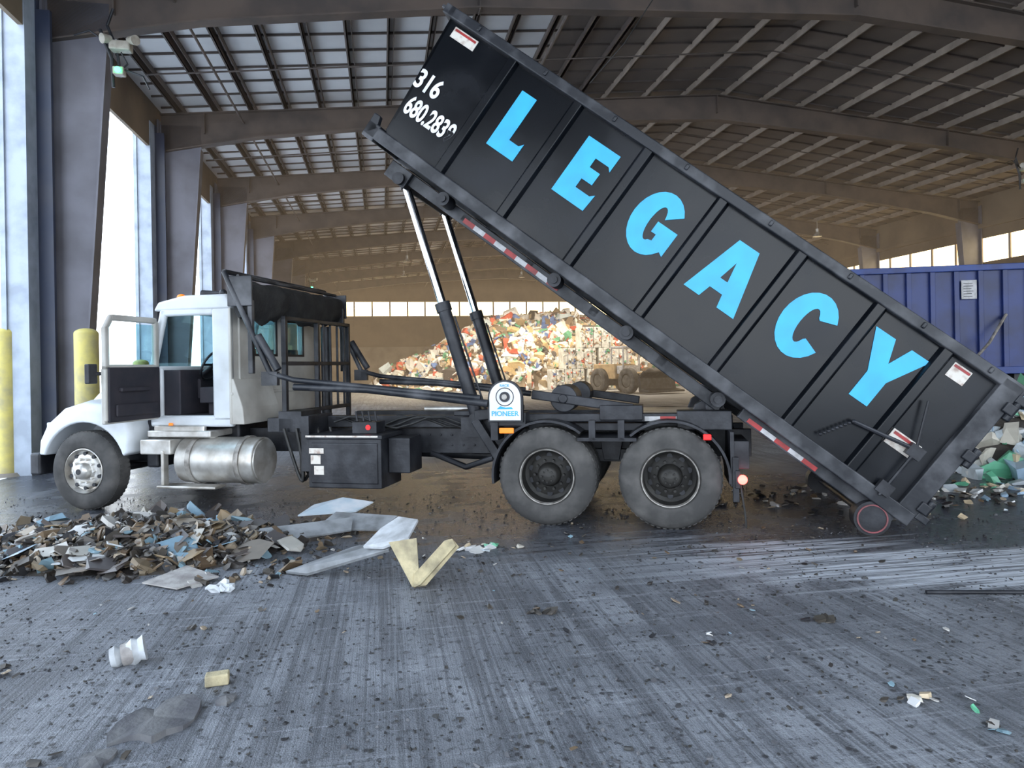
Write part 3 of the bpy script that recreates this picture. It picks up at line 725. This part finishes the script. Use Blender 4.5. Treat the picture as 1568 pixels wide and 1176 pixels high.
stk=M('warning_stickers',STICK,Dp); stk.box(.02,.34,.062,.07,1.28,1.40); stk.box(6.14,6.32,.062,.07,1.25,1.40); stk.box(6.1,6.40,.062,.07,.42,.58); stk.done()
q=M('warning_sticker_print',REDP,Dp); q.box(.04,.32,.058,.062,1.36,1.385); q.box(6.15,6.31,.058,.062,1.36,1.385); q.box(6.12,6.38,.058,.062,.535,.565); q.done()
def letter(name,outs,a,bc,size):
    c=bpy.data.curves.new('letter_'+name,'CURVE'); c.dimensions='2D'; c.fill_mode='BOTH'; c.extrude=.004
    for pl in outs:
        s=c.splines.new('POLY'); s.points.add(len(pl)-1); s.use_cyclic_u=True
        for i,(x,y) in enumerate(pl): s.points[i].co=(x*size,y*size,0,1)
    c.materials.append(BLUELET)
    o=bpy.data.objects.new('letter_'+name,c); scene.collection.objects.link(o); o.parent=Dp
    o.location=(a,.062,bc); o.rotation_euler=(R(90),0,0)
def arc2(cx,cy,rx,ry,a0,a1,n=22): return [(cx+rx*math.cos(R(a0+(a1-a0)*i/n)),cy+ry*math.sin(R(a0+(a1-a0)*i/n))) for i in range(n+1)]
LS=.67
letter('L',[[(-.27,-.5),(.27,-.5),(.27,-.18),(.21,-.25),(.02,-.25),(.02,.5),(-.27,.5)]],1.25,.90,LS)
letter('E',[[(-.3,-.5),(.32,-.5),(.34,-.20),(.27,-.26),(.0,-.26),(.0,-.1),(.2,-.1),(.2,.11),(.0,.11),(.0,.27),(.25,.27),(.31,.21),(.31,.5),(-.3,.5)]],2.16,.90,LS)
letter('G',[arc2(0,0,.39,.52,36,322)+[(.38,-.36),(.38,.05),(.02,.05),(.02,-.13),(.11,-.13),(.11,-.24)]+arc2(0,0,.10,.29,-62,-335,18)],3.07,.88,LS)
letter('A',[[(-.44,-.5),(-.16,-.5),(-.11,-.3),(.11,-.3),(.16,-.5),(.46,-.5),(.18,.5),(-.17,.5)],[(-.065,-.11),(.065,-.11),(0,.2)]],3.97,.88,LS)
letter('C',[arc2(0,0,.39,.52,28,332)+[(.11,-.16)]+arc2(0,0,.105,.29,-40,-320,18)+[(.11,.16)]],4.87,.90,LS)
letter('Y',[[(-.15,-.5),(.15,-.5),(.15,-.08),(.44,.5),(.14,.5),(.01,.16),(-.12,.5),(-.44,.5),(-.15,-.08)]],5.68,.93,LS)
label('316',(.13,.058,.72),.29,WLET,Dp,sx=.78,off=.008)
label('680.2839',(.37,.058,.42),.29,WLET,Dp,sx=.62,off=.008)

# ------------------------------------------------------------ blue dumpster on trailer
B2=empty('roll_off_dumpster.001',(6.6,15.3,0),(0,0,R(-9.8)))
q=M('container_walls',BLUEC,B2,bevel=.01); q.box(0,6.8,.06,.1,1.45,3.62); q.box(0,6.8,2.3,2.34,1.45,3.62); q.box(0,.05,.06,2.34,1.45,3.62); q.box(6.75,6.8,.06,2.34,1.45,3.62); q.box(0,6.8,.06,2.34,1.4,1.48); 
for i in range(15): q.box(.1+i*.47,.2+i*.47,-.02,.07,1.45,3.55)
q.done()
q=M('container_rails',BLUET,B2,bevel=.012); q.box(-.05,6.85,-.03,.1,3.55,3.68); q.box(-.05,6.85,2.3,2.43,3.55,3.68); q.box(-.05,.08,-.03,2.43,3.55,3.68); q.box(-.05,6.85,-.03,.1,1.35,1.5); q.box(6.7,6.85,-.03,2.43,3.55,3.68); q.done()
q=M('paper_sign',WTAPE,B2); q.box(3.05,3.35,-.03,-.022,2.95,3.35); q.done()
q=M('paper_sign_print',BLACK,B2)
for i in range(6): q.box(3.09,3.09+random.uniform(.15,.22),-.034,-.03,3.0+i*.055,3.012+i*.055)
q.done()
TT=empty('roll_off_trailer',(6.6,15.3,0),(0,0,R(-9.8)))
q=M('trailer_frame',BLACK,TT,bevel=.01); q.box(-.6,7.2,.7,.85,1.1,1.35); q.box(-.6,7.2,1.55,1.7,1.1,1.35)
for i in range(6): q.box(.2+i*1.3,.32+i*1.3,.1,2.3,1.15,1.35)
q.box(.3,.5,.7,.85,0,1.15); q.box(.3,.5,1.55,1.7,0,1.15)
for s_ in(4.2,5.4): q.cyl((s_,.2,.52),(s_,2.2,.52),.07); q.box(s_-.15,s_+.15,.7,.85,.52,1.15); q.box(s_-.15,s_+.15,1.55,1.7,.52,1.15)
q.done()
q=M('trailer_tyres',TIRE,TT,smooth=True)
for s_ in(4.2,5.4):
    tyre(q,s_,.0,.52,.27); tyre(q,s_,2.1,.52,.27)
q.done()
q=M('trailer_rims',RIMB,TT,smooth=True)
for s_ in(4.2,5.4): q.cyl((s_,.04,.52),(s_,.2,.52),.29,seg=32); q.cyl((s_,.0,.52),(s_,.1,.52),.1)
q.done()
ck=M('tarp_chain',RIMEDGE,TT,smooth=True); ck.tube([(3.9,-.04,2.6),(3.4,-.4,2.0),(3.1,-.6,1.75)],.03,8); ck.done()

# ------------------------------------------------------------ bollards, cone
def bollard(x,y,h=2.4,r=.18):
    e=empty('bollard',(x,y,0))
    m=M('post',YELLOW,e,smooth=True); m.cyl((0,0,0),(0,0,h),r,seg=32); m.ball((0,0,h),r,32,12,(1,1,.5)); m.done()
    m=M('base_collar',CONC,e,smooth=True); m.cyl((0,0,0),(0,0,.06),r+.08,r+.04,seg=32); m.done()
bollard(-8.50,11.6); bollard(-7.0,11.4,2.35); bollard(-8.2,15.3,1.9,.16); bollard(-10.2,21,2,.17)
e=empty('traffic_cone',(-8.62,12.2,0))
M('cone_base',CONEM,e,bevel=.01).box(-.18,.18,-.18,.18,0,.04).done()
M('cone_body',CONEM,e,smooth=True).cyl((0,0,.04),(0,0,.62),.14,.03,24).done()
M('cone_band',WTAPE,e,smooth=True).cyl((0,0,.3),(0,0,.42),.094,.071,24).done()

# ------------------------------------------------------------ emergency light fixtures
FIXP=pbr('fixture_plastic',(.45,.42,.36),(.3,.27,.22),6,.5)
def fixture(pos):
    e=empty('emergency_light',pos,(0,0,BR))
    m=M('housing',FIXP,e,bevel=.02); m.box(-.12,.22,-.1,.1,-.08,.08); m.box(-.08,.1,-.06,.1,-.5,-.36); m.done()
    m=M('lamp_heads',FIXP,e,smooth=True); m.cyl((.2,-.05,.1),(.34,-.16,.06),.06,.085); m.cyl((-.1,-.05,.1),(-.2,-.16,.06),.06,.085); m.done()
    m=M('conduit',BLACK,e,smooth=True); m.tube([(0,.1,-.5),(-.05,.1,0),(-.2,.1,.4),(-.1,.1,.7)],.025,8); m.tube([(.05,0,-.1),(.15,0,-.3),(.05,0,-.4)],.015,8); m.tube([(-.1,0,.0),(-.45,0,.25),(-.7,0,.15)],.015,8); m.tube([(.1,0,-.4),(.4,0,-.5),(.5,0,-.72)],.015,8); m.tube([(-.1,.05,-.7),(-.12,.05,-.2),(-.3,.05,.3)],.03,8); m.done()
    M('status_led',GREEN,e,smooth=True).ball((.02,-.1,-.44),.05,12,8).done()
fixture(b2w(-4.45,13.15,7.4)); 
fixture(b2w(21.2,19.6,8.0)); fixture(b2w(-4.3,45.3,7.3))
wire=M('hanging_cable',HOSE,smooth=True); wire.tube([(3.2,13.6,9.3),(2.4,14.0,8.2),(1.7,14.3,7.5)],.012,6); wire.done()

# ------------------------------------------------------------ garbage piles
def mound(name,cx,cy,rx,ry,h,rot,mat_,n,smin,smax,flat=.6,seed=1,nh=.35,res=44,power=1.0,thin=1):
    random.seed(seed)
    e=empty(name,(cx,cy,0),(0,0,rot))
    def hh(x,y):
        d=math.sqrt((x/rx)**2+(y/ry)**2)
        d+= .22*noise.noise(Vector((x/rx*2.2+seed,y/ry*2.2,seed*3.1)))
        b=max(0,1-d)**power
        return h*b*1.25*(1+nh*noise.noise(Vector((x/rx*5,y/ry*5,seed))))
    def hc(x,y): return min(hh(x,y),h*1.15)
    m=M('mound_core',mat_[0],e,smooth=True)
    vs=[];fs=[]
    for j in range(res+1):
        for i in range(res+1):
            x=-rx*1.15+2.3*rx*i/res;y=-ry*1.15+2.3*ry*j/res; vs.append((x,y,hc(x,y)-.02))
    for j in range(res):
        for i in range(res):
            k=j*(res+1)+i; fs.append((k,k+1,k+res+2,k+res+1))
    m.add(vs,fs); m.done()
    m=M('loose_refuse',mat_[1],e)
    c_=0
    while c_<n:
        x=random.uniform(-1.15,1.15)*rx;y=random.uniform(-1.15,1.15)*ry; z=hc(x,y)
        if z<.02 and random.random()<.9: continue
        m.junk((x,y,z+random.uniform(0,.25)*smin+.01),random.uniform(smin,smax)*(1 if random.random()<.9 else 1.7),flat,thin); c_+=1
    m.done(); return e,hc
CORE=pbr('packed_refuse',(.12,.09,.065),(.35,.28,.2),1.2,.9,0,.5)
COREM=pbr('wet_muck_core',(.03,.026,.024),(.085,.072,.06),4,.5,0,.6)
mound('garbage_pile',1.9,55.2,11.3,6,4.7,BR,(CORE,TRASH),9500,.25,.85,1,3,power=.5)
mound('debris_pile',-3.75,6.75,1.80,1.0,.23,R(-6),(COREM,MUCK),2400,.03,.15,.6,5,res=50,thin=.6)
random.seed(55)
m=M('debris_pile_sheets',island('sheet_litter',[(.60,.62,.63),(.36,.31,.25),(.26,.40,.50),(.32,.23,.13),(.66,.66,.64),(.12,.11,.11),(.20,.17,.14),(.08,.07,.07),(.10,.08,.07),(.55,.52,.46)],.45))
for i in range(95):
    a=random.uniform(0,6.28); d=random.random()**.5; x=-3.75+1.8*d*math.cos(a); y=6.75+1.0*d*math.sin(a)
    m.junk((x,y,.03+.21*(1-d)+.025),random.uniform(.12,.42),.25,.1)
for i in range(34):
    m.junk((-3.6+random.gauss(0,.55),7.3+random.gauss(0,.14),.14),random.uniform(.14,.34),.6,.5)
m.done()
mound('garbage_pile.001',8.7,10.6,2.3,1.6,1.1,0,(COREM,BAGS),800,.12,.42,1,8,power=.6)
BALE=pbr('bale_paper',(.66,.66,.62),(.4,.4,.37),3,.9,0,.6)
def bale(x,y,s,r,z=0):
    e=empty('waste_bale',(x,y,z),(0,0,r))
    m=M('packed_block',BALE,e,bevel=.06); m.box(-s*.8,s*.8,-s*.5,s*.5,0,s); m.done()
    m=M('loose_faces',TRASH,e)
    for i in range(90):
        m.junk((random.uniform(-.8,.8)*s,-s*.5,random.uniform(.05,.95)*s),random.uniform(.1,.3),1)
    m.done()
    m=M('baling_wire',BLACK,e)
    for i in range(4): xx=-s*.6+i*s*.4; m.box(xx,xx+.02,-s*.52,s*.52,-.0,s*1.01)
    m.done()
for x_,y_,z_ in((3.6,46.6,0),(6.0,47.0,0),(4.4,46.8,1.4),(6.8,47.2,1.4),(5.6,47.0,2.8)): bale(x_,y_,1.4,BR,z_)
Lo=empty('wheel_loader',(6.9,41,0),(0,0,R(-60)))
m=M('body',LOADER,Lo,bevel=.06); m.box(-2.4,-.3,-.8,.8,.8,1.7); m.box(-.3,1.6,-.55,.55,.7,1.2); m.done()
m=M('cab',WTAPE,Lo,bevel=.05); m.box(-.9,.3,-.65,.65,2.6,2.75); 
for x_,y_ in((-.9,-.65),(.2,-.65),(-.9,.55),(.2,.55)): m.box(x_,x_+.1,y_,y_+.1,1.2,2.65)
m.box(-.9,.3,-.65,.65,1.1,1.6); m.done()
m=M('bucket',BLACK,Lo,bevel=.03); m.prism([(2.4,.1),(3.3,.1),(3.3,.2),(2.6,.3),(2.5,.9),(2.9,1.2),(2.8,1.3),(2.3,.9)],-1.3,1.3); m.bar((1.2,-.5,1.1),(2.5,-.5,.6),.15,.25); m.bar((1.2,.5,1.1),(2.5,.5,.6),.15,.25); m.done()
m=M('wheels',TIRE,Lo,smooth=True)
for s_ in(-1.6,1.1):
    tyre(m,s_,-1.15,.72,.45); tyre(m,s_,.7,.72,.45); m.cyl((s_,-1.1,.72),(s_,1.1,.72),.35)
m.done()

# ------------------------------------------------------------ foreground scrap
def slab(name,corners,th,mat_):
    """thin sheet through 4+ corner points listed around its outline"""
    n=len(corners); v=[Vector(c) for c in corners]; nn=(v[1]-v[0]).cross(v[-1]-v[0]).normalized()*th
    m=M(name,mat_); m.add([tuple(p) for p in v]+[tuple(p+nn) for p in v],[tuple(range(n)),tuple(range(2*n-1,n-1,-1))]+[(i,n+i,n+(i+1)%n,(i+1)%n) for i in range(n)])
    return m
m=slab('scrap_panel',[(-2.52,6.62,.01),(-1.66,7.02,.05),(-1.68,7.20,.14),(-2.52,6.84,.12)],.02,GREYP); m.done()
m=slab('scrap_panel.001',[(-2.05,7.10,.05),(-1.36,7.05,.04),(-1.22,7.22,.14),(-1.9,7.38,.16)],.02,GREYP); m.done()
m=slab('scrap_panel.002',[(-2.3,7.35,.14),(-1.7,7.42,.16),(-1.55,7.60,.22),(-1.9,7.68,.26),(-2.2,7.6,.2)],.015,pbr('torn_plastic_sheet',(.42,.50,.56),(.6,.62,.65),6,.4)); m.done()
e=empty('folded_insulation_board')
def sl(name,c,th,mt): o=slab(name,c,th,mt); o.p=e; o.done()
sl('underside_board',[(-1.90,5.74,.012),(-1.70,5.66,.012),(-1.0,5.50,.24),(-.95,5.62,.30),(-1.35,5.85,.18)],.025,GREYP)
sl('white_curl',[(-1.22,5.58,.25),(-1.05,5.50,.26),(-.84,5.48,.34),(-.80,5.75,.42),(-.98,5.88,.42),(-1.12,5.8,.34)],.02,FOAM)
sl('yellow_left_leaf',[(-.80,5.36,.0),(-.74,5.36,.0),(-.78,5.50,.34),(-1.0,5.50,.31)],.025,YFOAM)
sl('yellow_right_leaf',[(-.78,5.34,.0),(-.73,5.34,.02),(-.47,5.56,.26),(-.50,5.58,.31),(-.56,5.56,.30),(-.78,5.38,.09)],.03,YFOAM)
sl('yellow_right_foot',[(-.76,5.36,.0),(-.70,5.38,.0),(-.46,5.62,.23),(-.5,5.62,.28)],.025,YFOAM)
m=slab('cardboard_sheet',[(-2.98,5.52,.015),(-2.62,5.35,.015),(-2.40,5.60,.03),(-2.78,5.86,.05)],.01,CARD); m.done()
m=M('foam_chunk',FOAM)
for i in range(6): m.junk((-2.22+random.uniform(-.1,.1),5.3+random.uniform(-.07,.07),.03),.12,.6)
m.done()
e=empty('crushed_cup',(-2.27,4.04,.06),(0,R(80),R(25)))
m=M('cup_body',FOAM,e,smooth=True)
rings=[]
for k in range(7):
    rr_=.05+.012*math.sin(k*2.1)+.004*k; rings.append([(rr_*math.cos(2*math.pi*i/18)*(1+.12*math.sin(k+i)),rr_*.85*math.sin(2*math.pi*i/18),-.09+.03*k) for i in range(18)])
m.loft(rings); m.done()
m=M('cup_label',CARD,e,smooth=True); m.cyl((0,0,-.03),(0,0,.03),.062,.066,18); m.done()
m=M('wood_block',YFOAM,bevel=.008); m.box(-.06,.06,-.035,.035,0,.06,Matrix.Translation((-1.63,3.76,0))@Matrix.Rotation(.3,4,'Z')); m.done()
m=M('rubber_mat_scrap',DARKRAG)
for (cx_,cy_,sx_) in((-1.77,3.36,.40),(-1.50,3.56,.10),(-1.85,3.02,.16)):
    nn=18; top=[];
    for i in range(nn):
        a=2*math.pi*i/nn; rr_=sx_*.5*(1+.7*noise.noise(Vector((math.cos(a)*1.6,math.sin(a)*1.6,sx_*9))))
        top.append((cx_+rr_*math.cos(a)*.9,cy_+rr_*math.sin(a)*1.1,.012+.03*abs(math.sin(a*1.5))*sx_*2))
    m.add([(cx_,cy_,.03)]+top+[(x,y,0) for x,y,z in top],[(0,1+i,1+(i+1)%nn) for i in range(nn)]+[(1+i,1+nn+i,1+nn+(i+1)%nn,1+(i+1)%nn) for i in range(nn)])
m.done()
def scraps(name,mt,pts,seed):
    random.seed(seed); m=M(name,mt)
    for x,y,n,sp,sz in pts:
        for i in range(n): m.junk((x+random.gauss(0,sp),y+random.gauss(0,sp*.6),.012),random.uniform(.4,1)*sz,.3,.6)
    m.done()
scraps('plastic_bag_litter',BAGS,[(-.25,6.4,12,.13,.16),(2.0,3.46,3,.1,.10),(1.3,4.3,3,.06,.07),(2.3,3.4,2,.05,.09),(4.6,8.1,30,.7,.16),(6.1,8.8,35,.6,.22)],11)
scraps('dark_litter',MUCK,[(.17,4.74,6,.05,.1),(2.0,4.5,6,.05,.11),(1.4,4.9,4,.1,.07),(.75,4.7,3,.04,.05),(1.9,3.5,4,.15,.06),(2.3,3.15,5,.1,.09),(-2.15,4.55,4,.06,.08),(1.15,4.15,4,.05,.07),(-2.7,4.9,16,.5,.05),(3.8,8.4,90,.9,.13),(5.5,8.8,90,.9,.15),(-2.0,3.0,4,.1,.1),(-2.9,4.0,5,.15,.07),(-1.6,6.4,60,.6,.06),(1.2,6.6,90,1.6,.06),(0,5.2,50,1.8,.05)],12)
m=M('steel_rod',BLACK,smooth=True); m.cyl((2.95,4.98,.02),(4.3,4.9,.02),.014); m.done()
random.seed(21)
m=M('floor_gravel',GRIT)
for i in range(9500):
    y_=random.uniform(2.0,9.5); x_=random.uniform(-.85,.85)*y_
    k=noise.noise(Vector((x_*1.1,y_*1.1,4)))
    if k<random.uniform(-.4,.2): continue
    m.junk((x_,y_,.003),random.uniform(.007,.024)*(1 if random.random()<.95 else 2),.4)
m.done()

# ------------------------------------------------------------ light
w=bpy.data.worlds.new('sky'); scene.world=w; w.use_nodes=True; nt=w.node_tree; bg=nt.nodes['Background']
tc=nt.nodes.new('ShaderNodeTexCoord'); sp=nt.nodes.new('ShaderNodeSeparateXYZ'); cr=nt.nodes.new('ShaderNodeValToRGB')
nt.links.new(tc.outputs['Generated'],sp.inputs[0]); nt.links.new(sp.outputs[2],cr.inputs['Fac']); nt.links.new(cr.outputs['Color'],bg.inputs['Color'])
cr.color_ramp.elements[0].color=(.90,.95,1,1); cr.color_ramp.elements[1].color=(.52,.72,1,1)
bg.inputs['Strength'].default_value=4.7
sl_=bpy.data.lights.new('sun','SUN'); sl_.energy=7; sl_.color=(1,.92,.8); sl_.angle=R(1)
so=bpy.data.objects.new('sun',sl_); scene.collection.objects.link(so); so.rotation_euler=Vector((-.6,-.55,-.62)).to_track_quat('-Z','Y').to_euler()

# ------------------------------------------------------------ camera
cam=bpy.data.cameras.new('camera'); co=bpy.data.objects.new('camera',cam); scene.collection.objects.link(co)
cam.sensor_width=36; cam.lens=24.34; cam.shift_y=-28/1568; cam.clip_end=500
co.matrix_world=Matrix.Translation((0,0,1.7))@Matrix.Rotation(R(90),4,'X')@Matrix.Rotation(R(-1.0),4,'Z')
scene.camera=co
